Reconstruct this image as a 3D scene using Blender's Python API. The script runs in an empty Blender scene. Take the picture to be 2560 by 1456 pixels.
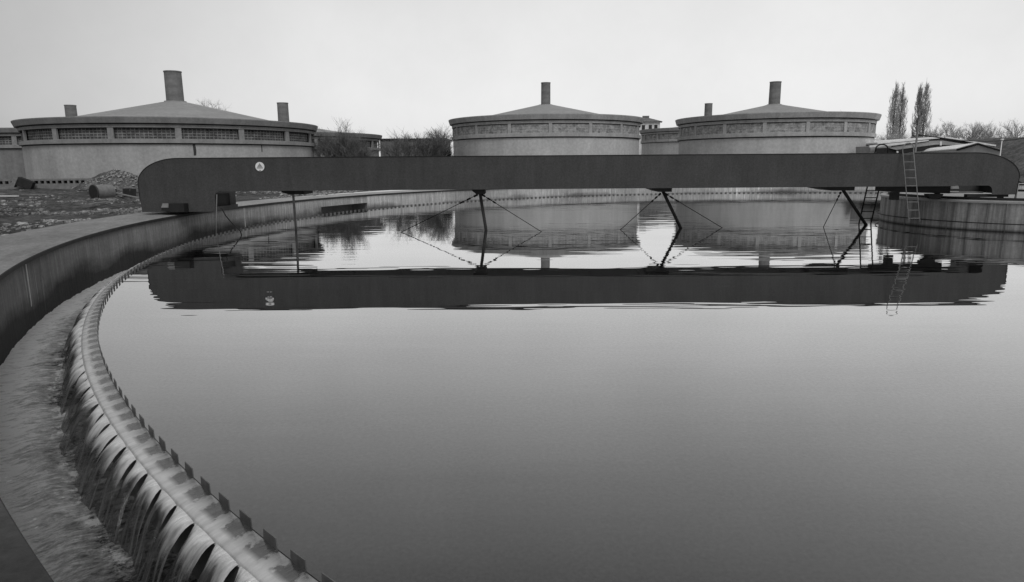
import bpy, math, random
from mathutils import Vector, Matrix
S = bpy.context.scene
COL = S.collection
PI = math.pi
R_ = math.radians
random.seed(7)

# ------------------------------------------------------------------ camera
PIT, ROLL, FPX, EYE = 0.188033, 0.007006, 1680.16, 2.6
cd = bpy.data.cameras.new('camera'); cam = bpy.data.objects.new('camera', cd); COL.objects.link(cam)
cd.sensor_width = 36; cd.lens = FPX/2560*36; cd.clip_start = 0.05; cd.clip_end = 3000
cam.matrix_world = Matrix.Translation((0, 0, EYE)) @ Matrix.Rotation(PI/2-PIT, 4, 'X') @ Matrix.Rotation(-ROLL, 4, 'Z')
S.camera = cam

# ------------------------------------------------------------------ sky, sun, exposure
SUN_EL, SUN_AZ = 48, 158          # azimuth from +Y towards +X
w = bpy.data.worlds.new('World'); S.world = w; w.use_nodes = True
nt = w.node_tree; nt.nodes.clear()
def wn(t, **k):
    n = nt.nodes.new(t)
    for a, b in k.items(): setattr(n, a, b)
    return n
sky = wn('ShaderNodeTexSky', sky_type='NISHITA', sun_disc=False, sun_elevation=R_(SUN_EL), sun_rotation=R_(SUN_AZ))
sky.air_density = 1.0; sky.dust_density = 2.0; sky.ozone_density = 1.0
bw = wn('ShaderNodeRGBToBW'); nt.links.new(sky.outputs[0], bw.inputs[0])
tc = wn('ShaderNodeTexCoord'); cn = wn('ShaderNodeTexNoise'); cn.inputs['Scale'].default_value = 3.2; cn.inputs['Detail'].default_value = 9; cn.inputs['Roughness'].default_value = .62
nt.links.new(tc.outputs['Generated'], cn.inputs['Vector'])
cm = wn('ShaderNodeMapRange'); cm.inputs[1].default_value = .25; cm.inputs[2].default_value = .75; cm.inputs[3].default_value = .92; cm.inputs[4].default_value = 1.08
nt.links.new(cn.outputs['Fac'], cm.inputs[0])
# high overcast: the clear-sky luminance is strongly evened out by the cloud layer
pw = wn('ShaderNodeMath', operation='POWER'); pw.inputs[1].default_value = .35; nt.links.new(bw.outputs[0], pw.inputs[0])
ev = wn('ShaderNodeMath', operation='MULTIPLY_ADD'); ev.inputs[1].default_value = 2.2; ev.inputs[2].default_value = 2.2; nt.links.new(pw.outputs[0], ev.inputs[0])
# the cloud is thinnest low over the buildings ahead: a broad bright patch of sky there
vd = wn('ShaderNodeVectorMath', operation='DOT_PRODUCT'); gd = Vector((.30, 1, .10)).normalized(); vd.inputs[1].default_value = gd; nt.links.new(tc.outputs['Generated'], vd.inputs[0])
gl_ = wn('ShaderNodeMapRange', interpolation_type='SMOOTHSTEP')
for i_, x_ in enumerate((.45, 1.0, .66, 1.30)): gl_.inputs[i_+1].default_value = x_
nt.links.new(vd.outputs['Value'], gl_.inputs[0])
m0 = wn('ShaderNodeMath', operation='MULTIPLY'); nt.links.new(ev.outputs[0], m0.inputs[0]); nt.links.new(gl_.outputs[0], m0.inputs[1])
mu = wn('ShaderNodeMath', operation='MULTIPLY'); nt.links.new(m0.outputs[0], mu.inputs[0]); nt.links.new(cm.outputs[0], mu.inputs[1])
bg = wn('ShaderNodeBackground'); bg.inputs['Strength'].default_value = 0.11
wo = wn('ShaderNodeOutputWorld'); nt.links.new(mu.outputs[0], bg.inputs[0]); nt.links.new(bg.outputs[0], wo.inputs[0])
sl = bpy.data.lights.new('sun', 'SUN'); sl.energy = 1.25; sl.angle = R_(25); sl.color = (1, 1, 1)
so = bpy.data.objects.new('sun', sl); COL.objects.link(so)
sd = Vector((math.sin(R_(SUN_AZ))*math.cos(R_(SUN_EL)), math.cos(R_(SUN_AZ))*math.cos(R_(SUN_EL)), math.sin(R_(SUN_EL))))
so.rotation_euler = sd.to_track_quat('Z', 'Y').to_euler()
S.view_settings.view_transform = 'Standard'; S.view_settings.look = 'None'
S.view_settings.exposure = 0.0; S.view_settings.gamma = 1

# ------------------------------------------------------------------ helpers
def ray(x, y):      # survey sight line through a point of the 2560 px wide survey picture
    x = (x-1280)/FPX; y = (728-y)/FPX; c, s = math.cos(ROLL), math.sin(ROLL)
    x, y = c*x+s*y, -s*x+c*y
    return Vector((x, math.cos(PIT)+y*math.sin(PIT), -math.sin(PIT)+y*math.cos(PIT)))
def atd(x, y, d): r = ray(x, y); t = d/math.hypot(r.x, r.y); return Vector((0, 0, EYE))+r*t
def aty(x, y, Y): r = ray(x, y); return Vector((0, 0, EYE))+r*(Y/r.y)
def atz(x, y, z): r = ray(x, y); return Vector((0, 0, EYE))+r*((z-EYE)/r.z)

def tag(o, label=None, cat=None, group=None, kind=None):
    if label: o['label'] = label
    if cat: o['category'] = cat
    if group: o['group'] = group
    if kind: o['kind'] = kind
    return o
def empty(name, loc=(0, 0, 0), rz=0):
    o = bpy.data.objects.new(name, None); COL.objects.link(o); o.location = loc; o.rotation_euler = (0, 0, rz); o.empty_display_size = .2
    return o
class MB:
    def __init__(s): s.v = []; s.f = []; s.uv = []; s.sm = []
    def face(s, idx, uv=None, sm=False): s.f.append(idx); s.uv.append(uv); s.sm.append(sm)
    def pts(s, ps): b = len(s.v); s.v += [tuple(p) for p in ps]; return b
    def box(s, a, b):
        x0, y0, z0 = a; x1, y1, z1 = b
        k = s.pts([(x0,y0,z0),(x1,y0,z0),(x1,y1,z0),(x0,y1,z0),(x0,y0,z1),(x1,y0,z1),(x1,y1,z1),(x0,y1,z1)])
        for q in ((3,2,1,0),(4,5,6,7),(0,1,5,4),(1,2,6,5),(2,3,7,6),(3,0,4,7)): s.face([k+i for i in q])
        return s
    def obox(s, c, size, rot=(0, 0, 0)):
        from mathutils import Euler
        M = Euler(rot).to_matrix(); hx, hy, hz = [q/2 for q in size]
        P = [(-hx,-hy,-hz),(hx,-hy,-hz),(hx,hy,-hz),(-hx,hy,-hz),(-hx,-hy,hz),(hx,-hy,hz),(hx,hy,hz),(-hx,hy,hz)]
        k = s.pts([Vector(c)+M@Vector(p) for p in P])
        for q in ((3,2,1,0),(4,5,6,7),(0,1,5,4),(1,2,6,5),(2,3,7,6),(3,0,4,7)): s.face([k+i for i in q])
        return s
    def tube(s, path, r, n=8, r1=None, cap=True):
        path = [Vector(p) for p in path]; L = len(path); rings = []
        for i, p in enumerate(path):
            d = (path[min(i+1, L-1)]-path[max(i-1, 0)]).normalized()
            u = d.cross(Vector((0, 0, 1)));
            if u.length < 1e-3: u = d.cross(Vector((1, 0, 0)))
            u.normalize(); v = d.cross(u)
            rr = r if r1 is None else r+(r1-r)*i/max(1, L-1)
            rings.append(s.pts([p+(u*math.cos(2*PI*k/n)+v*math.sin(2*PI*k/n))*rr for k in range(n)]))
        for a, b in zip(rings, rings[1:]):
            for k in range(n): s.face([a+k, a+(k+1) % n, b+(k+1) % n, b+k], None, n > 4)
        if cap: s.face([rings[0]+k for k in range(n)]); s.face([rings[-1]+n-1-k for k in range(n)])
        return s
    def ring(s, prof, n=360, a0=0, a1=2*PI, cx=0, cy=0, uvr=None, sm=True, closed=False):
        """revolve profile [(r, z)...]; uv = (arc length, running profile length)"""
        full = abs(a1-a0-2*PI) < 1e-6; m = len(prof); N = n if full else n+1
        t = [0]
        for p, q in zip(prof, prof[1:]+prof[:1]): t.append(t[-1]+math.dist(p, q))
        b = s.pts([(cx+r*math.cos(a0+(a1-a0)*i/n), cy+r*math.sin(a0+(a1-a0)*i/n), z) for i in range(N) for r, z in prof])
        uvr = uvr or prof[0][0]
        for i in range(n):
            j = (i+1) % N; ua, ub = (a0+(a1-a0)*i/n)*uvr, (a0+(a1-a0)*(i+1)/n)*uvr
            for k in range(m if closed else m-1):
                l = (k+1) % m
                s.face([b+i*m+k, b+j*m+k, b+j*m+l, b+i*m+l], [(ua, t[k]), (ub, t[k]), (ub, t[k+1]), (ua, t[k+1])], False)
        if closed and not full:
            s.face([b+k for k in range(m)]); s.face([b+(N-1)*m+m-1-k for k in range(m)])
        return s
    def prism(s, poly, axis, d0, d1):
        """extrude a 2-D polygon; axis 'y': poly is (x, z), 'x': (y, z), 'z': (x, y)"""
        f = {'y': lambda p, d: (p[0], d, p[1]), 'x': lambda p, d: (d, p[0], p[1]), 'z': lambda p, d: (p[0], p[1], d)}[axis]
        n = len(poly); a = s.pts([f(p, d0) for p in poly]); b = s.pts([f(p, d1) for p in poly])
        s.face([a+i for i in range(n)]); s.face([b+n-1-i for i in range(n)])
        for i in range(n): j = (i+1) % n; s.face([a+j, a+i, b+i, b+j])
        return s
    def build(s, name, mat, parent=None, smooth=False, loc=None, fix=True):
        me = bpy.data.meshes.new(name); me.from_pydata(s.v, [], s.f)
        if any(u for u in s.uv):
            ul = me.uv_layers.new(name='UVMap').data; k = 0
            for f, u in zip(s.f, s.uv):
                for i in range(len(f)):
                    ul[k].uv = u[i] if u else (0, 0); k += 1
        me.polygons.foreach_set('use_smooth', [smooth or q for q in s.sm])
        if fix:
            import bmesh
            bm = bmesh.new(); bm.from_mesh(me); bmesh.ops.recalc_face_normals(bm, faces=bm.faces); bm.to_mesh(me); bm.free()
        me.materials.append(mat); me.update()
        o = bpy.data.objects.new(name, me); COL.objects.link(o)
        if parent: o.parent = parent
        if loc is not None: o.location = loc
        return o
def copy_tree(o, parent=None):
    c = o.copy(); COL.objects.link(c)
    if parent: c.parent = parent
    for ch in list(o.children): copy_tree(ch, c)
    return c

# ------------------------------------------------------------------ materials (all grey: a black and white photograph)
class NT:
    def __init__(s, name):
        s.m = bpy.data.materials.new(name); s.m.use_nodes = True; s.t = s.m.node_tree; s.b = s.t.nodes['Principled BSDF']
        s.b.inputs['Specular IOR Level'].default_value = .25
    def n(s, t, **k):
        q = s.t.nodes.new(t)
        for a, b in k.items(): setattr(q, a, b)
        return q
    def L(s, a, b): s.t.links.new(a, b)
    def vec(s, src='Object', scale=(1, 1, 1)):
        c = s.n('ShaderNodeTexCoord'); m = s.n('ShaderNodeMapping'); m.inputs['Scale'].default_value = scale
        s.L(c.outputs[src], m.inputs[0]); return m.outputs[0]
    def noise(s, v, scale=1., detail=6, rough=.6, lo=.3, hi=.7, a=0., b=1.):
        q = s.n('ShaderNodeTexNoise'); q.inputs['Scale'].default_value = scale; q.inputs['Detail'].default_value = detail; q.inputs['Roughness'].default_value = rough
        s.L(v, q.inputs['Vector']); r = s.n('ShaderNodeMapRange')
        for i, x in enumerate((lo, hi, a, b)): r.inputs[i+1].default_value = x
        s.L(q.outputs['Fac'], r.inputs[0]); return r.outputs[0]
    def math(s, op, a, b=None, clamp=False):
        q = s.n('ShaderNodeMath', operation=op, use_clamp=clamp)
        for i, x in enumerate((a, b)):
            if x is None: continue
            if isinstance(x, (int, float)): q.inputs[i].default_value = x
            else: s.L(x, q.inputs[i])
        return q.outputs[0]
    def mapr(s, x, lo, hi, a, b):
        r = s.n('ShaderNodeMapRange')
        for i, q in enumerate((lo, hi, a, b)): r.inputs[i+1].default_value = q
        s.L(x, r.inputs[0]); return r.outputs[0]
    def col(s, v, sock='Base Color'): s.L(v, s.b.inputs[sock])
    def bump(s, h, dist=.01, strength=1.):
        q = s.n('ShaderNodeBump'); q.inputs['Distance'].default_value = dist; q.inputs['Strength'].default_value = strength
        s.L(h, q.inputs['Height']); s.L(q.outputs[0], s.b.inputs['Normal'])
    def rough(s, r): s.b.inputs['Roughness'].default_value = r

def concrete(name, base, var=.25, streak=.3, src='UV', sscale=(1.6, .12, 1), fine=9., bumpd=.01, rough=.85):
    q = NT(name); v = q.vec(src); a = q.noise(v, .35, 5, .6, .3, .7, 1-var, 1+var)
    b = q.noise(q.vec(src, sscale), 1.3, 6, .65, .35, .75, 1.0, 1-streak)
    c = q.noise(v, fine, 4, .7, .25, .75, .82, 1.18)
    x = q.math('MULTIPLY', a, b); x = q.math('MULTIPLY', x, c); x = q.math('MULTIPLY', x, base)
    q.col(x); q.rough(rough); q.bump(c, bumpd); return q.m
def plain(name, base, var=.2, scale=3., rough=.6, metal=0., bumpd=.0):
    q = NT(name); v = q.vec('Object'); a = q.noise(v, scale, 6, .65, .3, .7, 1-var, 1+var)
    q.col(q.math('MULTIPLY', a, base)); q.rough(rough); q.b.inputs['Metallic'].default_value = metal
    if bumpd: q.bump(a, bumpd)
    return q.m

M = {}
def steel_mat():
    q = NT('painted_steel'); v = q.vec('Object'); a = q.noise(v, .6, 6, .7, .3, .7, .85, 1.15); b = q.noise(v, 16, 5, .8, .3, .7, .72, 1.28)
    st = q.noise(q.vec('Object', (2.2, 1, .25)), 1.6, 6, .7, .35, .7, 1.1, .84)
    q.col(q.math('MULTIPLY', q.math('MULTIPLY', a, b), q.math('MULTIPLY', st, .060))); q.rough(.6); q.bump(a, .004); return q.m
M['steel'] = steel_mat()
M['steel_dark'] = plain('dark_steel', .02, .3, 3, .6)
M['rod'] = plain('rod_steel', .015, .3, 3, .6)
M['galv'] = plain('galvanised_steel', .24, .15, 6, .5)
M['white'] = plain('white_enamel', .8, .04, 6, .4)
M['mark'] = plain('sign_marking', .06, .05, 6, .5)
M['mark2'] = plain('sign_grey', .28, .05, 6, .5)
M['joint'] = plain('joint_sealant', .42, .2, 6, .8)
def walk_mat():
    q = NT('walkway_concrete'); v = q.vec('UV'); a = q.noise(v, .5, 6, .65, .3, .7, .8, 1.2); b = q.noise(v, 9, 5, .75, .3, .7, .7, 1.3)
    cr = q.noise(q.vec('UV', (.7, 1.3, 1)), 1.5, 5, .7, .35, .6, .85, 1.1)
    sp = q.n('ShaderNodeSeparateXYZ'); q.L(q.vec('Object'), sp.inputs[0])
    arc_tone = q.mapr(q.math('ADD', sp.outputs[1], q.math('MULTIPLY', a, 1.5)), -22.5, -16, .16, 1.)      # the near stretch is darker, the far one lighter
    arc_tone = q.math('MULTIPLY', arc_tone, q.mapr(sp.outputs[1], -10, 12, 1., 1.7)); x = q.math('MULTIPLY', q.math('MULTIPLY', a, b), q.math('MULTIPLY', cr, arc_tone)); q.col(q.math('MULTIPLY', x, .21)); q.rough(.9); q.bump(b, .012); return q.m
M['walk'] = walk_mat()
M['lip'] = concrete('dark_wall_lip', .045, .3, .3, 'UV', (2, 2, 1), 8, .006)  # dark concrete for the narrow lip edge
M['tooth'] = concrete('weir_plate_metal', .14, .3, .5, 'Object', (6, 6, 1), 9, .003, .4)
M['ledge'] = concrete('wet_concrete_ledge', .16, .3, .3, 'UV', (2, 2, 1), 12, .006, .35)
M['render'] = concrete('cement_render', .54, .10, .16, 'UV', (.9, .07, 1), 3.0, .01)
M['render_mid'] = concrete('grey_render', .44, .14, .22, 'UV', (.9, .09, 1), 4.0, .012)
M['render_dim'] = concrete('weathered_render', .25, .16, .3, 'UV', (.9, .07, 1), 3.0, .01)
M['cornice'] = concrete('cornice_concrete', .32, .14, .3, 'UV', (1.5, .5, 1), 5, .01)
M['roofc'] = concrete('roof_felt', .32, .12, .1, 'Object', (.3, .3, .3), 2.5, .01)
M['chim'] = concrete('chimney_brick', .20, .22, .3, 'Object', (.5, .5, 2.5), 3.0, .02)
def basin_wall():
    q = NT('algae_stained_wall'); uv = q.vec('UV')
    st = q.noise(q.vec('UV', (2.2, .5, 1)), 1.5, 8, .75, .34, .72, .72, 1.15)
    s2 = q.noise(q.vec('UV', (9, .45, 1)), 1.5, 5, .75, .42, .62, .78, 1.12)
    lime = q.math('MULTIPLY', q.noise(q.vec('UV', (6, .35, 1)), 1.3, 4, .7, .56, .68, 0, 1), q.noise(q.vec('UV', (.2, .3, 1)), 1., 3, .5, .45, .6, 0, .9))
    st = q.math('ADD', q.math('MULTIPLY', st, s2), lime)
    big = q.noise(q.vec('UV', (.16, .5, 1)), 1.0, 4, .5, .3, .7, .55, 1.2)
    fine = q.noise(uv, 14, 4, .7, .25, .75, .8, 1.2)
    sep = q.n('ShaderNodeSeparateXYZ'); q.L(uv, sep.inputs[0])
    wob = q.noise(q.vec('UV', (.22, .5, 1)), 1.0, 5, .6, .3, .7, -.26, .26)
    h = q.math('ADD', sep.outputs[1], wob)
    wet = q.mapr(h, .36, .74, .22, 1.0)         # v runs upwards from the trough; wet algae band below
    lip = q.mapr(q.math('ADD', sep.outputs[1], q.math('MULTIPLY', wob, .25)), 1.12, 1.30, 1.0, .5)  # shade under the overhanging lip, put into the wall colour
    x = q.math('MULTIPLY', st, big); x = q.math('MULTIPLY', x, fine); x = q.math('MULTIPLY', x, wet); x = q.math('MULTIPLY', x, lip)
    geo = q.n('ShaderNodeTexCoord'); sp = q.n('ShaderNodeSeparateXYZ'); q.L(geo.outputs['Object'], sp.inputs[0])
    side = q.mapr(sp.outputs[1], -16, 14, .66, 3.0)   # the near arc is darker, the far arc lighter
    x = q.math('MULTIPLY', x, side); x = q.math('MULTIPLY', x, .20)
    q.col(x); q.rough(.8); q.bump(st, .012); return q.m
M['basin'] = basin_wall()
def column_mat():
    q = NT('streaked_column_concrete'); uv = q.vec('UV')
    st = q.noise(q.vec('UV', (3.2, .12, 1)), 1.2, 7, .7, .38, .66, .38, 1.25)
    fine = q.noise(uv, 10, 4, .7, .25, .75, .8, 1.2)
    sep = q.n('ShaderNodeSeparateXYZ'); q.L(uv, sep.inputs[0])
    wet = q.mapr(sep.outputs[1], .36, .46, .15, 1.0)
    x = q.math('MULTIPLY', st, fine); x = q.math('MULTIPLY', x, wet); x = q.math('MULTIPLY', x, .31)
    q.col(x); q.rough(.8); q.bump(st, .01); return q.m
M['column'] = column_mat()
def lattice(name, hole, brick, sx, sy, lo=.0):
    q = NT(name); v = q.vec('UV')
    b = q.n('ShaderNodeTexBrick', offset=0.0, squash=1.0); b.inputs['Scale'].default_value = 1
    b.inputs['Brick Width'].default_value = sx; b.inputs['Row Height'].default_value = sy
    b.inputs['Mortar Size'].default_value = .045; b.inputs['Mortar Smooth'].default_value = .4
    for i, c in (('Color1', hole), ('Color2', hole*1.5), ('Mortar', brick)): b.inputs[i].default_value = (c, c, c, 1)
    q.L(v, b.inputs['Vector']); g = q.n('ShaderNodeRGBToBW'); q.L(b.outputs[0], g.inputs[0])
    n = q.noise(v, 1.6, 6, .75, .35, .65, .5, 1.5); x = q.math('MULTIPLY', g.outputs[0], n)
    q.col(x); q.rough(.9); q.bump(b.outputs['Fac'], .04); return q.m
M['lat_dark'] = lattice('brick_lattice_dark', .07, .24, .34, .22)
M['lat_light'] = lattice('brick_lattice_light', .24, .38, .42, .27)
M['cornice_l'] = concrete('pale_cornice_concrete', .44, .14, .3, 'UV', (1.5, .5, 1), 5, .01)
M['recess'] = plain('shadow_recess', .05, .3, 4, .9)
def water_mat():
    q = NT('settled_water'); t = q.t; t.nodes.remove(q.b)
    v = q.vec('Object', (1, 1, 1))
    n1 = q.noise(v, .42, 2, .5, 0, 1, 0, 1); n2 = q.noise(q.vec('Object', (.4, 2.4, 1)), .8, 2, .5, 0, 1, 0, 1)
    m = q.noise(v, .07, 2, .5, .35, .65, .15, 1.)     # calm and ruffled patches
    h = q.math('ADD', q.math('MULTIPLY', n1, .4), q.math('MULTIPLY', n2, .6)); h = q.math('MULTIPLY', h, m)
    bu = q.n('ShaderNodeBump'); bu.inputs['Strength'].default_value = 1.; bu.inputs['Distance'].default_value = .015; q.L(h, bu.inputs['Height'])
    g = q.n('ShaderNodeBsdfGlossy'); g.inputs['Roughness'].default_value = .0; g.inputs[0].default_value = (1, 1, 1, 1); q.L(bu.outputs[0], g.inputs['Normal'])
    # thin scum film: faint drift patches and fine floating particles
    fl = q.math('MULTIPLY', q.noise(q.vec('Object', (.5, 1.2, 1)), .35, 5, .65, .3, .7, .95, 1.0), q.noise(v, 22, 4, .85, .3, .7, .86, 1.04, ))
    q.L(fl, g.inputs[0])
    d = q.n('ShaderNodeBsdfDiffuse'); q.L(q.noise(v, 30, 3, .8, .35, .72, .014, .035), d.inputs[0])
    lw = q.n('ShaderNodeLayerWeight'); lw.inputs[0].default_value = .5
    cr = q.n('ShaderNodeValToRGB'); el = cr.color_ramp.elements
    pts = [(0, .03), (.30, .05), (.44, .10), (.56, .215), (.66, .37), (.74, .54), (.80, .68), (.87, .84), (.95, .93), (1, 1)]
    el[0].position, el[0].color = 0, (.03, .03, .03, 1); el[1].position, el[1].color = 1, (1, 1, 1, 1)
    for p, c in pts[1:-1]: e = el.new(p); e.color = (c, c, c, 1)
    q.L(lw.outputs['Facing'], cr.inputs[0])
    mx = q.n('ShaderNodeMixShader'); q.L(cr.outputs[0], mx.inputs[0]); q.L(d.outputs[0], mx.inputs[1]); q.L(g.outputs[0], mx.inputs[2])
    q.L(mx.outputs[0], t.nodes['Material Output'].inputs['Surface']); return q.m
M['water'] = water_mat()
def foam_mat():
    q = NT('foaming_channel_water'); v = q.vec('UV', (1, 1, 1))
    s1 = q.noise(q.vec('UV', (9, 4.5, 1)), 1.7, 9, .85, .38, .60, 0, 1)
    s2 = q.noise(q.vec('UV', (1.0, .6, 1)), 1.1, 5, .6, .34, .66, 0, 1)
    sep = q.n('ShaderNodeSeparateXYZ'); q.L(v, sep.inputs[0])
    edge = q.mapr(sep.outputs[1], .42, 1.2, -.28, .85)      # foam drifts against the outer wall
    f = q.math('ADD', q.math('MULTIPLY', s1, .65), q.math('MULTIPLY', s2, .45)); f = q.math('ADD', f, edge); spl = q.math('MULTIPLY', q.mapr(q.math('ABSOLUTE', q.math('SUBTRACT', sep.outputs[1], .42)), .0, .14, .9, .0), q.noise(q.vec('UV', (2.2, 3, 1)), 1.5, 5, .7, .5, .62, 0, 1))
    f = q.math('ADD', f, spl, True)
    q.col(q.mapr(q.math('MULTIPLY', f, q.noise(q.vec('UV', (9, 3, 1)), 1.4, 6, .75, .35, .65, .55, 1.4)), .08, .95, .06, 1.0)); q.L(q.mapr(f, 0, 1, .18, .8), q.b.inputs['Roughness']); q.b.inputs['Specular IOR Level'].default_value = .5
    q.bump(s1, .05, 1.); return q.m
M['foam'] = foam_mat()
def nappe_mat():
    q = NT('overflowing_water')
    st = q.noise(q.vec('UV', (30, 1.2, 1)), 1.0, 5, .7, .42, .72, 0, 1)
    sep = q.n('ShaderNodeSeparateXYZ'); q.L(q.vec('UV'), sep.inputs[0])
    top = q.mapr(q.math('ADD', sep.outputs[1], q.noise(q.vec('UV', (5, 1, 1)), 1., 3, .6, .3, .7, -.14, .14)), .08, .30, 1., .0)     # sky reflection on the glassy crest put into the colour, then clear dark streaks
    fine = q.noise(q.vec('UV', (30, 4, 1)), 1.0, 4, .7, .3, .7, .75, 1.1)
    x = q.math('MAXIMUM', q.math('MULTIPLY', st, .15), q.math('MULTIPLY', q.math('MULTIPLY', top, fine), .72))
    q.col(q.math('ADD', x, .03)); q.rough(.15)
    q.L(q.math('MAXIMUM', q.mapr(st, 0, .5, .30, .95), q.mapr(top, 0, .6, 0, 1)), q.b.inputs['Alpha']); q.b.inputs['Specular IOR Level'].default_value = 1.0; q.b.inputs['IOR'].default_value = 1.6
    q.bump(st, .006); return q.m
M['nappe'] = nappe_mat()
def sheet_mat():
    q = NT('thin_water_sheet'); st = q.noise(q.vec('UV', (9, 3, 1)), 1.2, 5, .6, .3, .7, 0, 1)
    sep = q.n('ShaderNodeSeparateXYZ'); q.L(q.vec('UV'), sep.inputs[0])
    ph = q.math('DIVIDE', q.math('ADD', sep.outputs[0], q.noise(q.vec('UV', (14, 14, 1)), 1., 3, .6, .3, .7, -.05, .05)), 2*PI/500*32.02); fr = q.math('FRACT', q.math('ADD', ph, .5)); dc = q.math('ABSOLUTE', q.math('SUBTRACT', fr, .5))
    refl_wake = q.math('MULTIPLY', q.mapr(dc, .25, .33, 1, 0), q.mapr(sep.outputs[1], .11, .155, 1, 0))      # each tooth's reflection painted into the sheet, with its sheltered wake
    q.col(q.math('MULTIPLY', q.math('MULTIPLY', q.mapr(st, 0, 1, .30, .50), q.mapr(sep.outputs[1], .05, .17, .5, 1.3)), q.mapr(refl_wake, 0, 1, 1, .22))); q.rough(.16); q.b.inputs['Specular IOR Level'].default_value = 1.; q.b.inputs['IOR'].default_value = 1.6; q.bump(st, .004); return q.m
M['sheet'] = sheet_mat()
def ground_mat(name, lo, hi, sc, bd=.05):
    q = NT(name); v = q.vec('Object'); a = q.noise(v, sc, 10, .78, .38, .66, 0, 1); b = q.noise(v, sc*.12, 5, .6, .3, .7, .45, 1.25)
    q.col(q.math('MULTIPLY', q.mapr(a, 0, 1, lo, hi), b)); q.rough(.95); q.bump(a, bd); return q.m
M['ground'] = ground_mat('rough_earth', .03, .26, 2.6, .10)
M['bank'] = ground_mat('dry_grass_bank', .08, .24, 2.2, .1)
M['rubble'] = ground_mat('loose_rubble', .12, .40, 2.5, .15)
M['stone'] = ground_mat('broken_stone', .12, .7, 5, .02)
M['twig'] = plain('bare_twigs', .17, .3, 2, .9)
M['twig_far'] = plain('distant_twigs', .42, .3, 2, .9)  # paler than the near twigs: haze of distance put into the colour
M['bark'] = plain('bark', .05, .3, 5, .9)
M['leafd'] = plain('dark_evergreen', .03, .4, 2, .9)
M['brickd'] = lattice('dark_brick', .11, .15, .5, .25)
M['shed'] = concrete('shed_boards', .36, .12, .2, 'Object', (1, 1, .1), 3, .01)
M['tin'] = concrete('sheet_roof', .80, .12, .15, 'Object', (.6, .6, .6), 2, .01, .5)
M['timber'] = plain('weathered_timber', .2, .3, 3, .9)
M['timber_d'] = plain('dark_timber', .03, .3, 3, .9)

# ------------------------------------------------------------------ the settling tank
CX, CY, RW, RI, HW, ZC = 19.525, 26.33, 32.02, 30.60, .784, -.582
tank = empty('settling_tank', (CX, CY, 0))
tag(tank, 'huge round open concrete settling basin with notched weir and flat rim walkway', 'settling tank')
# outer wall with the outlet opening left out between two angles
oa, ob = R_(152.2), R_(159.8)
mb = MB(); N = 900
prof = lambda z0, z1: [(RW, z0), (RW, z1)]
def wall_part(a0, a1, z0, z1, n):
    m2 = len(mb.v)
    for i in range(n+1):
        a = a0+(a1-a0)*i/n
        for k in range(2): mb.v.append((RW*math.cos(a), RW*math.sin(a), (z0, z1)[k]))
    for i in range(n):
        q = m2+2*i; u0, u1 = (a0+(a1-a0)*i/n)*RW, (a0+(a1-a0)*(i+1)/n)*RW
        mb.face([q, q+2, q+3, q+1], [(u0, z0-ZC), (u1, z0-ZC), (u1, z1-ZC), (u0, z1-ZC)])
wall_part(ob, oa+2*PI, -1.2, HW-.03, 860)
wall_part(oa, ob, .29, HW-.03, 20)
mb.build('outer_wall', M['basin'], tank, fix=False)
mb = MB().ring([(RW-.012, .29), (RW+1.2, .29), (RW+1.2, -1.2)], 20, oa, ob)
for a in (oa, ob):
    k = mb.pts([(RW*math.cos(a), RW*math.sin(a), -1.2), ((RW+1.2)*math.cos(a), (RW+1.2)*math.sin(a), -1.2), ((RW+1.2)*math.cos(a), (RW+1.2)*math.sin(a), .29), (RW*math.cos(a), RW*math.sin(a), .29)]); mb.face([k, k+1, k+2, k+3])
mb.build('outlet_opening', M['chim'], tank, fix=False)
RO = 34.2
MB().ring([(RW-.012, HW-.10), (RW-.03, HW-.09), (RW-.03, HW-.02), (RW-.02, HW-.003)], 720).build('wall_lip', M['lip'], tank, fix=False)
MB().ring([(RW-.02, HW-.003), (RW+.0, HW), (RO, HW), (RO+.02, HW-.5)], 720).build('walkway', M['walk'], tank, fix=False)
for a in (-156.06, 172.0, 139.6, 100.2, 61):
    aa = R_(a); hw = .0009*(1 if a < 0 else 1.3)
    MB().ring([(RW-.008, ZC+.25 if a > 0 else ZC+.45), (RW-.008, HW-.09), (RW+.02, HW-.09), (RW+.02, ZC+.25)], 2, aa-hw, aa+hw, closed=True).build('expansion_joint', M['joint'], tank)
# weir ledge (crest wall between tank and trough)
MB().ring([(RI-.12, -1.5), (RI-.12, -.05), (RI+.03, -.03), (RI+.215, -.055), (RI+.222, -.075), (RI+.222, -1.2), (RI+.1, -1.5)], 720).build('weir_ledge', M['ledge'], tank, fix=False)
# notched weir plate: one thin steel strip, teeth stand in the water
NT_ = 500; mb = MB(); w0 = 2*PI/NT_
TA = [-.26, -.235, .235, .26]
for i in range(NT_):
    a = i*w0; t = []
    for fa, z in ((-.5, -.012), (-.26, -.012), (-.235, .078), (.235, .078), (.26, -.012), (.5, -.012)):
        for r in (RI-.004, RI+.004): t.append(((r)*math.cos(a+fa*w0), (r)*math.sin(a+fa*w0), z))
    k = mb.pts(t); b_ = mb.pts([((r)*math.cos(a+fa*w0), (r)*math.sin(a+fa*w0), -.2) for fa in (-.5, -.26, -.235, .235, .26, .5) for r in (RI-.004, RI+.004)])
    for j in range(5):
        mb.face([k+2*j, k+2*j+2, b_+2*j+2, b_+2*j]); mb.face([k+2*j+1, b_+2*j+1, b_+2*j+3, k+2*j+3]); mb.face([k+2*j, k+2*j+1, k+2*j+3, k+2*j+2])
mb.build('weir_plate', M['tooth'], tank)
MB().ring([(RI+.222, ZC-.2), (RW, ZC-.2)], 360).build('trough_floor', M['basin'], tank, fix=False)

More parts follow.
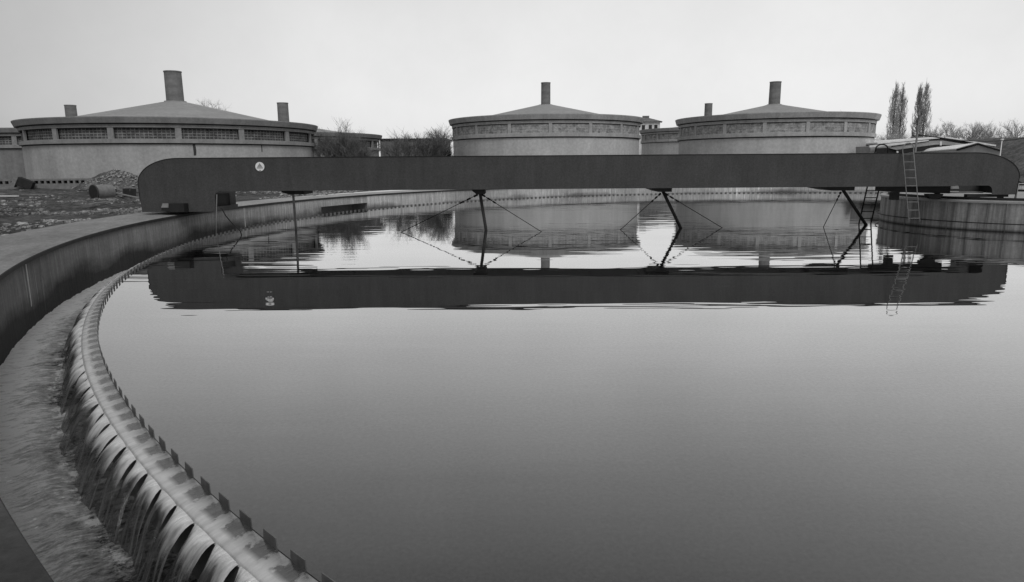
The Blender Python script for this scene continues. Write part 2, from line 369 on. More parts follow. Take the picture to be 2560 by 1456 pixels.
# ------------------------------------------------------------------ waters
mb = MB(); k = mb.pts([(RI*math.cos(2*PI*i/720), RI*math.sin(2*PI*i/720), 0) for i in range(720)]); mb.face([k+i for i in range(720)])
tag(mb.build('tank_water', M['water'], loc=(CX, CY, 0), fix=False), kind='structure')
MB().ring([(RI+.18, ZC), (RI+.5, ZC), (RI+.9, ZC), (RW+.01, ZC)], 720, uvr=RW)
cw = MB().ring([(RI+.18+i*(RW-RI-.17)/24, ZC) for i in range(25)], 3000, uvr=RW)
nz = []
from mathutils import noise as mn
for i, (x, y, z) in enumerate(cw.v):
    p = Vector((x, y, 0)); r = math.hypot(x, y); a = math.atan2(y, x)*RW
    h = mn.fractal(Vector((a*3.2, (r-RI)*1.6, 3.)), .9, 2.1, 4)*.035
    h += .05*math.exp(-((r-RI-.85)/.14)**2)*(.5+.6*mn.noise(Vector((a*2.6, 0, 0))))
    cw.v[i] = (x, y, z+h)
tag(cw.build('channel_water', M['foam'], loc=(CX, CY, 0), smooth=True, fix=False), kind='structure')
from mathutils import noise as mn
# sheet of water on the ledge and the falling tongues, one below each notch
mb = MB().ring([(RI+.004, -.006), (RI+.06, -.012), (RI+.13, -.022), (RI+.20, -.035), (RI+.226, -.05), (RI+.232, -.075)], 1500, uvr=RW)
rnd = random.Random(3)
nm = MB()
for i in range(NT_):
    a = (i+.5)*w0; rows = []; K = 12; Wd = 8; tw = rnd.uniform(-.16, .16); ks = rnd.uniform(.72, 1.18); kw = rnd.uniform(.8, 1.6); ph = rnd.uniform(0, 9)
    for j in range(K+1):
        t = j/K; s_ = .40*t*ks; z = -.052-.60*(t**1.8)-.03*t
        hw = (.50-.17*kw*math.sin(PI*min(1, t*1.25))**.8+.08*t)*w0
        row = []
        for q in range(Wd+1):
            e = q/Wd*2-1
            bul = (1-e*e)*(1+.8*t*mn.noise(Vector((i*3.1+e*1.7, t*2.3, ph))))
            row.append(((RI+.215+s_+.03*bul*math.sin(PI*min(1, t*1.3)))*math.cos(a+e*hw+tw*w0*t), (RI+.215+s_+.03*bul*math.sin(PI*min(1, t*1.3)))*math.sin(a+e*hw+tw*w0*t), z-.05*(1-bul)*min(1, t*3)+.02*bul*(1-t)*min(1, t*5)))
        rows.append(nm.pts(row))
    for j in range(K):
        for q in range(Wd):
            nm.face([rows[j]+q, rows[j]+q+1, rows[j+1]+q+1, rows[j+1]+q], [(i*.385+q/Wd*.3, j/K*.7), (i*.385+(q+1)/Wd*.3, j/K*.7), (i*.385+(q+1)/Wd*.3, (j+1)/K*.7), (i*.385+q/Wd*.3, (j+1)/K*.7)], True)
tag(nm.build('overflow_water', M['nappe'], loc=(CX, CY, 0), fix=False), kind='structure')
tag(mb.build('ledge_water', M['sheet'], loc=(CX, CY, 0), smooth=True, fix=False), kind='structure')

# ------------------------------------------------------------------ ground
def gh(x, y):
    """height of the open ground outside the tank"""
    d = math.hypot(x-CX, y-CY)
    k = max(0., min(1., (d-RO)/6.))
    az = math.degrees(math.atan2(x, y))
    z = .70
    far = max(0., min(1., (math.hypot(x, y)-30)/40))
    z += .35*far*(1 if x < 40 else .4)
    amp = k*(.16 if x < 5 else .10)
    z += amp*mn.fractal(Vector((x*.35, y*.35, 0)), .9, 2.1, 5) + k*.05*mn.noise(Vector((x*1.9, y*1.9, 4)))
    if x < -14: z -= .22*math.exp(-(((x+21.5)/3.2)**2+((y-30)/2.5)**2))
    return z
g = MB(); rs = [RO+.01]; r = RO+.01
while r < 1400: r += max(.22, (r-RO)*.045); rs.append(r)
NA = 560
b0 = g.pts([(rr*math.cos(2*PI*i/NA), rr*math.sin(2*PI*i/NA), gh(CX+rr*math.cos(2*PI*i/NA), CY+rr*math.sin(2*PI*i/NA))) for rr in rs for i in range(NA)])
for j in range(len(rs)-1):
    for i in range(NA):
        g.face([b0+j*NA+i, b0+j*NA+(i+1) % NA, b0+(j+1)*NA+(i+1) % NA, b0+(j+1)*NA+i])
tag(g.build('ground', M['ground'], loc=(CX, CY, 0), smooth=True, fix=False), kind='structure')
# grassy embankment behind the tank at the far right
g = MB(); nx, ny = 70, 26; P = []
for j in range(ny+1):
    for i in range(nx+1):
        x = 46+i*1.3; y = 38+j*2.0; tt = min(1, max(0, (j-2)/16)); ss = min(1, max(0, i/9))
        z = .5+4.6*(tt*tt*(3-2*tt))*(ss*ss*(3-2*ss))+.18*mn.fractal(Vector((x*.3, y*.3, 7)), .9, 2, 4)
        P.append((x, y, z))
k = g.pts(P)
for j in range(ny):
    for i in range(nx): q = k+j*(nx+1)+i; g.face([q, q+1, q+nx+2, q+nx+1])
tag(g.build('embankment', M['bank'], smooth=True, fix=False), kind='structure')
# light trodden strip on the left
# ------------------------------------------------------------------ round brick-and-concrete filter houses
def filter_house(az, dist, r, zt, k, phase, zb, label, lat, apex_z, ch_top, ch_w, mat='render', slab=1.0, nb=16, crack=False, open_h=1.07):
    c = Vector((math.sin(R_(az))*dist, math.cos(R_(az))*dist, 0))
    o = empty('filter_house', (c.x, c.y, zb)); tag(o, label, 'round building', 'round filter houses with conical roofs')
    z = lambda q: zt-q*k-zb
    face = math.atan2(-c.y, -c.x)                       # direction to the viewer
    mats = M[mat]; co = M['cornice_l' if lat == 'lat_light' else 'cornice']
    MB().ring([(r-.55, 0), (r-.55, z(2.5))], 160, uvr=r).build('wall', mats, o, fix=False)
    MB().ring([(r-.55, z(2.5)), (r-.34, z(2.47)), (r-.34, z(2.10)), (r-.52, z(2.06))], 160, uvr=r).build('sill_band', co, o, fix=False)
    MB().ring([(r-.56, z(1.0)), (r-.42, z(.995)), (r-.40, z(.70)), (r-.56, z(.69))], 160, uvr=r).build('frieze', co, o, fix=False)
    MB().ring([(r-.56, z(.60)), (r-.16, z(.58)), (r, z(.08)), (r, z(0)), (r-.45, z(0)), (r-.45, z(.5))], 160, uvr=r).build('cornice', co, o, fix=False)
    for jn, (qa, qb) in enumerate(((.585, .70), (1.0, 1.075), (2.495, 2.60))):  # proud dark rings painting the shadow lines under cornice, frieze and sill
        MB().ring([(r-.545, z(qb)), (r-.53, z(qb)), (r-.53, z(qa)), (r-.545, z(qa))], 160, closed=True).build('shadow_band', M['recess'], o, fix=False)
    for i in range(nb):
        rel = (i-nb/2)*2*PI/nb+R_(phase)
        if abs(rel) > R_(100): continue
        a = face-rel; h = (.20 if k > .9 else .24)/r
        MB().ring([(r-.62, z(2.12)), (r-.45, z(2.12)), (r-.45, z(1.01)), (r-.62, z(1.01))], 3, a-h, a+h, closed=True).build('pillar', co, o)
        a2 = a-PI/nb; h2 = PI/nb-h
        dp = .72 if lat == 'lat_dark' else .56
        MB().ring([(r-dp, z(2.09)), (r-dp, z(1.02))], 10, a2-h2, a2+h2, uvr=r).build('lattice_panel', M[lat], o, fix=False)
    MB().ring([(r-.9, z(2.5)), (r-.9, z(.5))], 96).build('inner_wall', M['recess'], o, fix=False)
    az_ = apex_z-zb; zr = z(.42)
    MB().ring([(r-.45, zr), (r-.9, zr+.03), (1.35*slab, az_-.12*k), (.9*slab, az_)], 160, uvr=r).build('roof', M['roofc'], o, fix=False, smooth=True)
    cw_ = ch_w/2
    ch = MB().ring([(cw_*1.03, az_-.35), (cw_, ch_top-zb-.12), (cw_*1.05, ch_top-zb-.10), (cw_*1.05, ch_top-zb), (cw_*.78, ch_top-zb), (cw_*.78, ch_top-zb-.8), (0.01, ch_top-zb-.8)], 32).build('chimney', M['chim'], o, fix=False)
    MB().ring([(cw_*1.02, az_-.14), (cw_*1.28*slab, az_-.12), (cw_*1.28*slab, az_+.06), (cw_*1.0, az_+.06)], 32).build('base_ring', co, ch, fix=False)
    return o
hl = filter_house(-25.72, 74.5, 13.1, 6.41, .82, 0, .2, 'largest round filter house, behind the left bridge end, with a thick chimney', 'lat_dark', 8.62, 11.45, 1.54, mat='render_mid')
c = hl.location
for xs, y0, y1, wd in ((481, 352, 391, .16), (826, 352, 383, .1)):
    pass
def stain_on(house, r, px, py0, py1, wdt):
    q = MB(); a = None
    P0 = atd(px, py0, 60); azp = math.atan2(P0.x, P0.y); C = house.location
    dx, dy = math.sin(azp), math.cos(azp); bq = dx*C.x+dy*C.y; cq = C.x**2+C.y**2-r*r; t = bq-math.sqrt(bq*bq-cq)
    za, zb_ = atd(px, py0, t).z, atd(px, py1, t).z; X, Y = dx*t-C.x, dy*t-C.y; a = math.atan2(Y, X); h = wdt/r/2; rr = r+.015
    pts = []
    for i in range(7):
        u = i/6; z = za+(zb_-za)*u-C.z; s_ = (1-.5*abs(u-.6))*h; off = h*.8*math.sin(u*2.4)
        pts += [(rr*math.cos(a+off-s_), rr*math.sin(a+off-s_), z), (rr*math.cos(a+off+s_), rr*math.sin(a+off+s_), z)]
    k = q.pts(pts)
    for i in range(6): q.face([k+2*i, k+2*i+1, k+2*i+3, k+2*i+2])
    o = q.build('wall_stain', M['recess'], house, fix=False); return o  # dark streak stain, built as a thin strip just proud of the wall
stain_on(hl, 12.55, 482, 353, 389, .22); stain_on(hl, 12.55, 652, 352, 380, .10)
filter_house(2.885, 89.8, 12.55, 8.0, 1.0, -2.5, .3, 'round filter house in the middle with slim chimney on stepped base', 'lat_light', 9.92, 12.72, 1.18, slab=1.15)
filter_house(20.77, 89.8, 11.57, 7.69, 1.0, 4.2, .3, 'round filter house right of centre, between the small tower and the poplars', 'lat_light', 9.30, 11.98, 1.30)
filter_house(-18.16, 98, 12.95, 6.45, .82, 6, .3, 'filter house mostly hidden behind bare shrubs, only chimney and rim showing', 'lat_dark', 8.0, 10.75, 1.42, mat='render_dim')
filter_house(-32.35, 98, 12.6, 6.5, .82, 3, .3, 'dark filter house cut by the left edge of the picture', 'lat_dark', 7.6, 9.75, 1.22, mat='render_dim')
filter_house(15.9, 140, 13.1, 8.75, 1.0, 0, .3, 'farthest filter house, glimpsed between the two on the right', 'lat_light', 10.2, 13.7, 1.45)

# small tower with pyramid roof behind the middle filter house
tp = atd(1622, 325, 158); t = empty('tower_house', (tp.x, tp.y, .3), -R_(11)); tag(t, 'small pale square tower with a dark pyramid roof behind the middle filter house', 'tower')
hz = atd(1622, 306, 158).z-.3; hr = atd(1606, 293, 158).z-.3
MB().box((-2.0, -2.0, 0), (2.4, 2, hz-.02)).build('wall', M['tin'], t)
q = MB(); k = q.pts([(-2.6, -2.5, hz), (2.9, -2.5, hz), (2.9, 2.5, hz), (-2.6, 2.5, hz), (-.9, 0, hr)])
for f in ((0, 1, 4), (1, 2, 4), (2, 3, 4), (3, 0, 4), (3, 2, 1, 0)): q.face([k+i for i in f])
rf = q.build('roof', M['chim'], t)
MB().box((-1.5, -.5, hr-.5), (.0, .5, hr+.22)).build('chimney', M['chim'], rf)
for xx in (-1.2, .3, 1.5):
    wn_ = MB().box((xx-.35, -2.02, hz-1.9), (xx+.35, -1.99, hz-.7)); wn_.build('window', M['recess'], t)
# long low building between the left and middle houses
p0, p1 = atd(1066, 347, 112), atd(1114, 346, 112); t = empty('flat_roofed_block', (p0.x-7.5, p0.y, .3), 0); tag(t, 'dark flat-roofed brick block behind the bare shrubs, left of the middle filter house', 'building')
MB().box((0, 0, 0), (p1.x-p0.x+7.5, 9, p0.z-.5)).build('wall', M['brickd'], t)
MB().box((-.2, -.2, p0.z-.5+.003), (p1.x-p0.x+7.7, 9.2, p0.z-.25)).build('roof', M['steel_dark'], t)
for i in range(5): MB().box((1.2+i*2.1, -.03, 1.6), (2.3+i*2.1, -.003, 3.3)).build('window', M['recess'], t)

# ------------------------------------------------------------------ sheds at the right
def quad_slab(q, pts, th=.12):
    n = (pts[1]-pts[0]).cross(pts[-1]-pts[0]).normalized()*th
    a = q.pts(pts); b = q.pts([p-n for p in pts]); m = len(pts)
    q.face([a+i for i in range(m)]); q.face([b+m-1-i for i in range(m)])
    for i in range(m): j = (i+1) % m; q.face([a+j, a+i, b+i, b+j])
YS = 74
def gp(x, y, dy=0): return aty(x, y, YS+dy)
hall = empty('workshop_hall', gp(2354, 407)); tag(hall, 'wide low workshop hall with stepped pale roofs behind the bridge and the tall ladder', 'shed')
def rel(o, pts): return [p-o.location for p in pts]
q = MB(); bz = .6
gab = [gp(2190, 362), gp(2354, 345), gp(2478, 366)]
poly = [(gab[0].x, gab[0].z), (gab[1].x, gab[1].z), (gab[2].x, gab[2].z), (gab[2].x, bz), (gab[0].x, bz)]
q.prism([(x-hall.location.x, z-hall.location.z) for x, z in poly], 'y', 0, 26); q.build('wall', M['shed'], hall)
# roof sheets, each a thin slab running back
for nm_, a, b, th, y0, y1, m in (
    ('roof', (2188, 357), (2356, 341.5), .16, -.5, 26, 'tin'), ('roof', (2354, 341.5), (2482, 363), .16, -.5, 26, 'tin')):
    A, B = gp(*a), gp(*b); q = MB()
    q.prism([(A.x-hall.location.x, A.z-hall.location.z), (B.x-hall.location.x, B.z-hall.location.z), (B.x-hall.location.x, B.z-hall.location.z-th), (A.x-hall.location.x, A.z-hall.location.z-th)], 'y', y0, y1); q.build(nm_, M[m], hall)
    q = MB(); q.prism([(A.x-hall.location.x, A.z-hall.location.z-th-.003), (B.x-hall.location.x, B.z-hall.location.z-th-.003), (B.x-hall.location.x, B.z-hall.location.z-th-.12), (A.x-hall.location.x, A.z-hall.location.z-th-.16)], 'y', y0+.1, .1); q.build('barge_board', M['steel_dark'], hall)
def gband(name, pts, dy, m, th=.1, parent=hall):
    P = rel(parent, [gp(x, y, dy) for x, y in pts]); q = MB()
    a = q.pts(P); b = q.pts([p+Vector((0, th, 0)) for p in P]); n = len(P)
    q.face([a+i for i in range(n)]); q.face([b+n-1-i for i in range(n)])
    for i in range(n): j = (i+1) % n; q.face([a+j, a+i, b+i, b+j])
    return q.build(name, M[m], parent)
gband('louvre_band', [(2189, 361), (2322, 349), (2322, 353), (2189, 363.5)], -.3, 'steel_dark')
gband('louvre_band', [(2386, 356), (2440, 364), (2440, 367), (2386, 360)], -.3, 'steel_dark')
# front lower range with clerestory
low = empty('lean_to_range', aty(2290, 407, 70)); tag(low, 'lower range with bright sheet roof and dark window band before the workshop hall', 'shed')
def gl(name, pts, Y, m, th=.12):
    P = [aty(x, y, Y)-low.location for x, y in pts]; q = MB(); a = q.pts(P); b = q.pts([p+Vector((0, th, 0)) for p in P]); n = len(P)
    q.face([a+i for i in range(n)]); q.face([b+n-1-i for i in range(n)])
    for i in range(n): j = (i+1) % n; q.face([a+j, a+i, b+i, b+j])
    return q.build(name, M[m], low)
gl('wall', [(2176, 366), (2236, 362), (2320, 353), (2356, 352), (2420, 362), (2420, 404), (2176, 404)], 70.6, 'shed', 3.)
gl('roof', [(2174, 364), (2240, 357.5), (2322, 350.5), (2322, 352.5), (2240, 363.5), (2174, 369)], 70., 'tin')
gl('fascia', [(2230, 365), (2322, 353.5), (2322, 355.5), (2230, 368)], 70.05, 'steel_dark')
gl('roof', [(2224, 371), (2340, 357), (2358, 357), (2358, 360), (2340, 361), (2240, 375)], 69.6, 'shed')
gl('window_band', [(2240, 376), (2340, 362), (2380, 363), (2380, 370), (2290, 380), (2240, 385)], 69.7, 'steel_dark')
gl('window_band', [(2192, 371), (2232, 369.5), (2241, 376), (2241, 388), (2192, 388)], 69.8, 'steel_dark')
gl('post', [(2242, 378), (2246, 378), (2246, 388), (2242, 388)], 69.55, 'tin')
gl('post', [(2351, 354), (2354, 354), (2354, 364), (2351, 364)], 69.5, 'tin')
# nearest shed: bright left slope and grey gable
sh = empty('gabled_shed', atd(2443, 407, 60)); tag(sh, 'nearest gabled shed, bright roof slope and plain grey gable, above right bridge end', 'shed')
nA, nL, nR = atd(2443, 361, 60), atd(2390, 376, 60.5), atd(2502, 378, 60)
fA, fL = atd(2288, 377.5, 93), atd(2286, 384, 89)
fR = fA+(nR-nA)
q = MB(); quad_slab(q, rel(sh, [nL+Vector((0, 0, .12)), nA+Vector((0, 0, .12)), fA+Vector((0, 0, .12)), fL+Vector((0, 0, .12))]), .1); q.build('roof', M['tin'], sh)
q = MB(); quad_slab(q, rel(sh, [nA+Vector((0, 0, .12)), nR+Vector((0, 0, .12)), fR+Vector((0, 0, .12)), fA+Vector((0, 0, .12))]), .1); q.build('roof', M['tin'], sh)
dn = lambda p: Vector((p.x, p.y, .5))
q = MB(); W = rel(sh, [nL, nA, nR, dn(nR), dn(nL), fL, fA, fR, dn(fR), dn(fL)]); k = q.pts(W)
for f in ((0, 1, 2, 3, 4), (5, 6, 7, 8, 9), (0, 4, 9, 5), (2, 7, 8, 3)): q.face([k+i for i in f])
q.build('wall', M['shed'], sh)
q = MB(); up = Vector((0, -.08, .02))
for A, B in ((nL, nA), (nA, nR)): q.tube(rel(sh, [A+up, B+up]), .07, 5)
q.build('barge_board', M['steel_dark'], sh)

# service pole and cable
pp = atd(2292, 345, 50); t = empty('service_pole', (pp.x, pp.y, .5)); tag(t, 'thin grey service pole rising in front of the sheds, right of the tall ladder', 'pole')
pt = atd(2293, 336, 50)
MB().tube([(0, 0, 0), (0, 0, pt.z-.5)], .07, 8, .06).build('post', M['chim'], t)
MB().tube([(-.3, 0, pt.z-.6), (.3, 0, pt.z-.6)], .03, 6).build('cross_arm', M['steel_dark'], t)
pts = [atd(2293, 337, 50), atd(2352, 345, 54), atd(2400, 352, 57), atd(2470, 354, 61), atd(2530, 350, 66), atd(2600, 341, 72)]
tag(MB().tube(pts, .035, 5).build('overhead_cable', M['rod']), 'thin dark cable sagging across the shed roofs to the right edge', 'cable')
lp = atd(2502, 376, 57); t = empty('lamp_mast', (lp.x, lp.y, .5)); tag(t, 'short pale mast beside the nearest shed gable', 'mast')
MB().tube([(0, 0, 0), (0, 0, atd(2503, 352, 57).z-.5)], .03, 7).build('post', M['tin'], t)
MB().obox((0, 0, atd(2503, 352, 57).z-.42), (.16, .12, .1)).build('lamp_head', M['tin'], t)

# ------------------------------------------------------------------ bare trees and shrubs
def branchy(q, p, d, L, r, depth, rnd, spread, up=.0, nch=(3, 4), gn=None):
    e = p+d*L
    mid = p+d*L*.5+Vector((rnd.uniform(-1, 1), rnd.uniform(-1, 1), rnd.uniform(-1, 1)))*L*.06
    q.tube([p, mid, e], r, 3 if depth < 3 else 5, r*.6, cap=False)
    if depth == 0: return
    for i in range(rnd.randint(*nch)):
        a = Vector((rnd.gauss(0, 1), rnd.gauss(0, 1), rnd.gauss(0, .7))).normalized()
        nd = (d+a*spread+Vector((0, 0, up))).normalized(); t_ = rnd.uniform(.35, 1)
        branchy(q, p+(e-p)*t_, nd, L*rnd.uniform(.55, .85), r*.6, depth-1, rnd, spread, up, nch)
def shrub(px, pyb, pyt, dist, wpx, seed, label, mat='twig', stems=9, depth=4, spread=.6, name='bare_shrub', cat='shrub', group=None, tw=.016):
    b = atd(px, pyb, dist); top = atd(px, pyt, dist); z0 = gh(b.x, b.y)-.1 if dist < 90 else .5
    Hh = top.z-z0; Wm = wpx*dist/FPX
    o = empty(name, (b.x, b.y, z0)); tag(o, label, cat, group)
    rnd = random.Random(seed); q = MB(); tq = MB()
    for s_ in range(stems):
        bx = rnd.uniform(-.5, .5)*Wm*.55; lean = Vector((bx*1.1/Hh+rnd.uniform(-.2, .2), rnd.uniform(-.25, .25), 1)).normalized()
        L0 = Hh*rnd.uniform(.22, .34)
        tq.tube([(bx*.5, 0, 0), Vector((bx*.5, 0, 0))+lean*L0], .07, 5, .05)
        branchy(q, Vector((bx*.5, 0, 0))+lean*L0*.5, lean, L0, .045, depth, rnd, spread, .22, (3, 5))
    # scale crown to the wanted envelope
    mz = max(v[2] for v in q.v); xs = sorted(v[0] for v in q.v); wx = xs[int(len(xs)*.985)]-xs[int(len(xs)*.015)]
    sx, sz = Wm/wx, Hh/mz
    q.v = [(v[0]*sx, v[1]*sx, v[2]*sz) for v in q.v]
    tq.build('trunk', M['bark'], o); q.build('crown', M[mat], o, fix=False)
    return o
def tree(px, pyt, dist, wpx, seed, label, mat='twig_far', trunk=.35, depth=5, spread=.75, group='bare trees on the skyline', base=.6, lim=7):
    b = atd(px, 400, dist); top = atd(px, pyt, dist); Hh = top.z-base; Wm = wpx*dist/FPX
    o = empty('bare_tree', (b.x, b.y, base)); tag(o, label, 'tree', group); rnd = random.Random(seed); q = MB()
    MB().tube([(0, 0, -.5), (.1, 0, Hh*trunk*.6), (0, 0, Hh*trunk*1.1)], .22, 7, .13).build('trunk', M['bark'], o)
    for i in range(lim):
        a = rnd.uniform(0, 2*PI); d = Vector((math.cos(a)*.8, math.sin(a)*.8, rnd.uniform(.3, 1.3))).normalized()
        branchy(q, Vector((0, 0, Hh*trunk*rnd.uniform(.75, 1.1))), d, Hh*.22, .10, depth, rnd, spread, .12, (2, 4))
    mz = max(v[2] for v in q.v); xs = sorted(v[0] for v in q.v); wx = xs[int(len(xs)*.98)]-xs[int(len(xs)*.02)]
    z0 = Hh*trunk*.75
    q.v = [(v[0]*Wm/wx, v[1]*Wm/wx, z0+(v[2]-z0)*(Hh-z0)/(mz-z0)) for v in q.v]
    q.build('crown', M[mat], o, fix=False); return o
shrub(842, 392, 292, 72, 120, 11, 'dense bare shrub against the right edge of the largest filter house', stems=19)
shrub(892, 392, 322, 78, 95, 12, 'lower bare shrub in front of the hidden filter house rim', stems=14)
shrub(1040, 392, 305, 80, 165, 13, 'widest bare shrub, alone in the gap left of the middle filter house', stems=21)
shrub(1118, 392, 346, 84, 30, 14, 'narrow dark bush touching the left side of the middle filter house', stems=9, mat='leafd', spread=.4)
shrub(2212, 362, 312, 118, 60, 15, 'low tangled bush at the foot of the left poplar pair', stems=9, mat='twig_far')
shrub(2260, 362, 311, 122, 70, 16, 'low tangled bush between the two poplar pairs', stems=9, mat='twig_far')
shrub(2300, 362, 326, 120, 50, 17, 'dark bush at the right foot of the right poplar pair', stems=8)
tree(532, 244, 112, 90, 21, 'sparse bare treetop rising behind the cone roof of the largest filter house', trunk=.55)
tree(2097, 272, 125, 60, 22, 'bare treetop just showing over the roof right of the slim chimney house', trunk=.6)
tree(2348, 294, 135, 62, 23, 'slender bare tree just right of the poplars', depth=5, trunk=.4)
tree(2402, 300, 140, 75, 24, 'spreading bare tree behind the shed ridge', trunk=.4)
tree(2447, 297, 138, 75, 25, 'rounded bare tree above the nearest shed gable', trunk=.4)
tree(2492, 300, 144, 60, 26, 'bare tree second from the right edge', trunk=.4)
tree(2532, 292, 138, 60, 27, 'tall bare tree nearest the right edge, above the bank', trunk=.4)
def poplar(px, pyt, dist, wm, seed, label):
    b = atd(px, 400, dist); Hh = atd(px, pyt, dist).z-.5; o = empty('poplar_tree', (b.x, b.y, .5)); tag(o, label, 'tree', 'leafless poplars on the skyline')
    rnd = random.Random(seed); q = MB()
    MB().tube([(0, 0, 0), (.1, 0, Hh*.5), (0, 0, Hh*.97)], .22, 6, .03).build('trunk', M['bark'], o)
    for i in range(300):
        t_ = rnd.uniform(.10, .95); z = Hh*t_; a = rnd.uniform(0, 2*PI); wd = wm*.5*(math.sin(PI*min(1, t_*1.05))**.6)*rnd.uniform(.4, 1); L = Hh*rnd.uniform(.06, .16)
        p = Vector((0, 0, z)); e = Vector((math.cos(a)*wd, math.sin(a)*wd, z+L)); mid = Vector((math.cos(a)*wd*.75, math.sin(a)*wd*.75, z+L*.4))
        q.tube([p, mid, e], .04, 3, .018, cap=False)
        for j in range(3):
            s_ = mid+(e-mid)*rnd.uniform(0, 1); q.tube([s_, s_+Vector((rnd.gauss(0, .18), rnd.gauss(0, .18), rnd.uniform(.4, 1.1)))], .028, 3, .012, cap=False)
    q.build('crown', M['twig_far'], o, fix=False)
poplar(2224, 228, 150, 2.7, 31, 'tall thin poplar, left one of the left pair')
poplar(2241, 232, 152, 2.7, 32, 'tall thin poplar, right one of the left pair')
poplar(2284, 230, 151, 2.4, 33, 'tall thin poplar, left one of the right pair')
poplar(2299, 227, 150, 3.0, 34, 'tall thin poplar, right one of the right pair and widest')

# ------------------------------------------------------------------ central column
KX, KY, KR, KT = 21.0, 28.35, 4.85, 1.12
col = empty('central_column', (KX, KY, 0)); tag(col, 'stout round concrete column rising from the water under the right end of the bridge', 'column')
MB().ring([(KR, -.35), (KR, KT-.09)], 160, uvr=KR).build('drum', M['column'], col, fix=False)
MB().ring([(KR-.3, KT-.092), (KR+.05, KT-.088), (KR+.05, KT-.02), (KR+.02, KT), (0.02, KT+.004)], 160).build('top_slab', M['shed'], col, fix=False)
MB().ring([(KR-.25, KT+.01), (KR-.25, KT+.10), (KR-.35, KT+.10), (KR-.35, KT+.01)], 160, closed=True).build('rail', M['steel_dark'], col)
MB().ring([(KR+.13+.02*math.cos(u), .30+.02*math.sin(u)) for u in [i*PI/3 for i in range(6)]], 160, closed=True).build('ring_pipe', M['rod'], col)
for aa in (-172, -150, -128):
    a = R_(aa); MB().tube([((KR+.04)*math.cos(a), (KR+.04)*math.sin(a), -.1), ((KR+.04)*math.cos(a), (KR+.04)*math.sin(a), KT-.1)], .012, 6).build('conduit', M['chim'], col)

# ------------------------------------------------------------------ scraper bridge
br = empty('scraper_bridge', (-12.6, 26.35, HW)); tag(br, 'long dark steel scraper bridge with rounded ends spanning from the rim to the column', 'bridge')
bo = Vector(br.location)
def B(q, name, mat, parent=None, smooth=False, label=None):
    q.v = [tuple(Vector(v)-bo) for v in q.v]; o = q.build(name, M[mat], parent or br, smooth)
    if label: o['label'] = label
    return o
ZT, ZB = 2.855, 1.655
def arc(cx, cz, rx, rz, a0, a1, n=14): return [(cx+rx*math.cos(R_(a0+(a1-a0)*i/n)), cz+rz*math.sin(R_(a0+(a1-a0)*i/n))) for i in range(n+1)]
prof = ([(-13.88, .885)] + [(-13.905, 1.3)] + arc(-12.35, 1.95, 1.56, ZT-1.95, 180, 90) + arc(17.2, 1.95, 1.75, ZT-1.95, 90, 0) +
        [(18.90, 1.315), (18.02, 1.315)] + arc(17.82, 1.45, .19, ZB-1.45, 0, 90, 6) + [(16.63, ZB)] + arc(-10.88, 1.43, .22, ZB-1.43, 90, 180, 6) + [(-11.10, .885)])
i0 = 2; top_arc = prof[1:2+15+15+1]
for nm_, y0, y1 in (('girder', 25.40, 25.42), ('girder', 27.28, 27.30)):
    B(MB().prism(prof, 'y', y0, y1), nm_, 'steel')
# flanges following the outline, 12 cm wide, lying inside the webs
def flange(pts, y0, y1, th, name, side=1, mat='steel'):
    q = MB(); n = len(pts); A = []
    for i, (x, z) in enumerate(pts):
        x0, z0 = pts[max(0, i-1)]; x1, z1 = pts[min(n-1, i+1)]; dx, dz = x1-x0, z1-z0; l = math.hypot(dx, dz)
        nx_, nz_ = -dz/l*side, dx/l*side; A.append(((x, z), (x+nx_*th, z+nz_*th)))
    k = q.pts([(p[0], y, p[1]) for a, b in A for p in (a, b) for y in (y0, y1)])
    for i in range(n-1):
        a = k+4*i; b = a+4
        for u, v in ((0, 1), (1, 3), (3, 2), (2, 0)): q.face([a+u, a+v, b+v, b+u])
    q.face([k, k+1, k+3, k+2]); e = k+4*(n-1); q.face([e, e+2, e+3, e+1])
    return B(q, name, mat)
for y0, y1 in ((25.385, 25.53), (27.17, 27.315)): flange(top_arc, y0, y1, .022, 'top_flange', mat='steel_dark')
B(MB().box((-10.8, 25.385, ZB-.014), (16.6, 25.52, ZB-.001)), 'bottom_flange', 'steel'); B(MB().box((-10.8, 27.18, ZB-.014), (16.6, 27.315, ZB-.001)), 'bottom_flange', 'steel')
B(MB().box((-10.8, 25.53, ZB+.02), (17.6, 27.17, ZB+.06)), 'deck', 'steel_dark')
for i in range(15): x = -10.2+i*1.9; B(MB().box((x, 25.53, ZB-.005), (x+.08, 27.17, ZB+.018)), 'cross_beam', 'steel_dark')
B(MB().box((-11.12, 25.43, .89), (-11.02, 27.27, 1.06)), 'end_beam', 'steel')
for a, b in (((-13.85, 25.44, .95), (-13.80, 27.26, 1.95)), ((18.80, 25.44, 1.32), (18.85, 27.26, 2.0))): B(MB().box(a, b), 'end_plate', 'steel_dark')
B(MB().box((-13.75, 25.5, 1.0), (-11.3, 27.2, 1.5)), 'drive_chassis', 'steel_dark')
def wheel(x, y, r, wd, z, name='wheel'):
    q = MB(); n = 28
    pr = [(0.001, -wd/2), (r*.3, -wd/2-.02), (r*.35, -wd/2), (r*.8, -wd/2+.02), (r*.82, -wd/2), (r*.97, -wd/2), (r, -wd/2+.02), (r, wd/2-.02), (r*.97, wd/2), (0.001, wd/2)]
    b = q.pts([(x+p*math.cos(2*PI*i/n), y+s_, z+p*math.sin(2*PI*i/n)) for i in range(n) for p, s_ in pr]); m = len(pr)
    for i in range(n):
        j = (i+1) % n
        for k in range(m-1): q.face([b+i*m+k, b+j*m+k, b+j*m+k+1, b+i*m+k+1])
    return B(q, name, 'steel_dark')
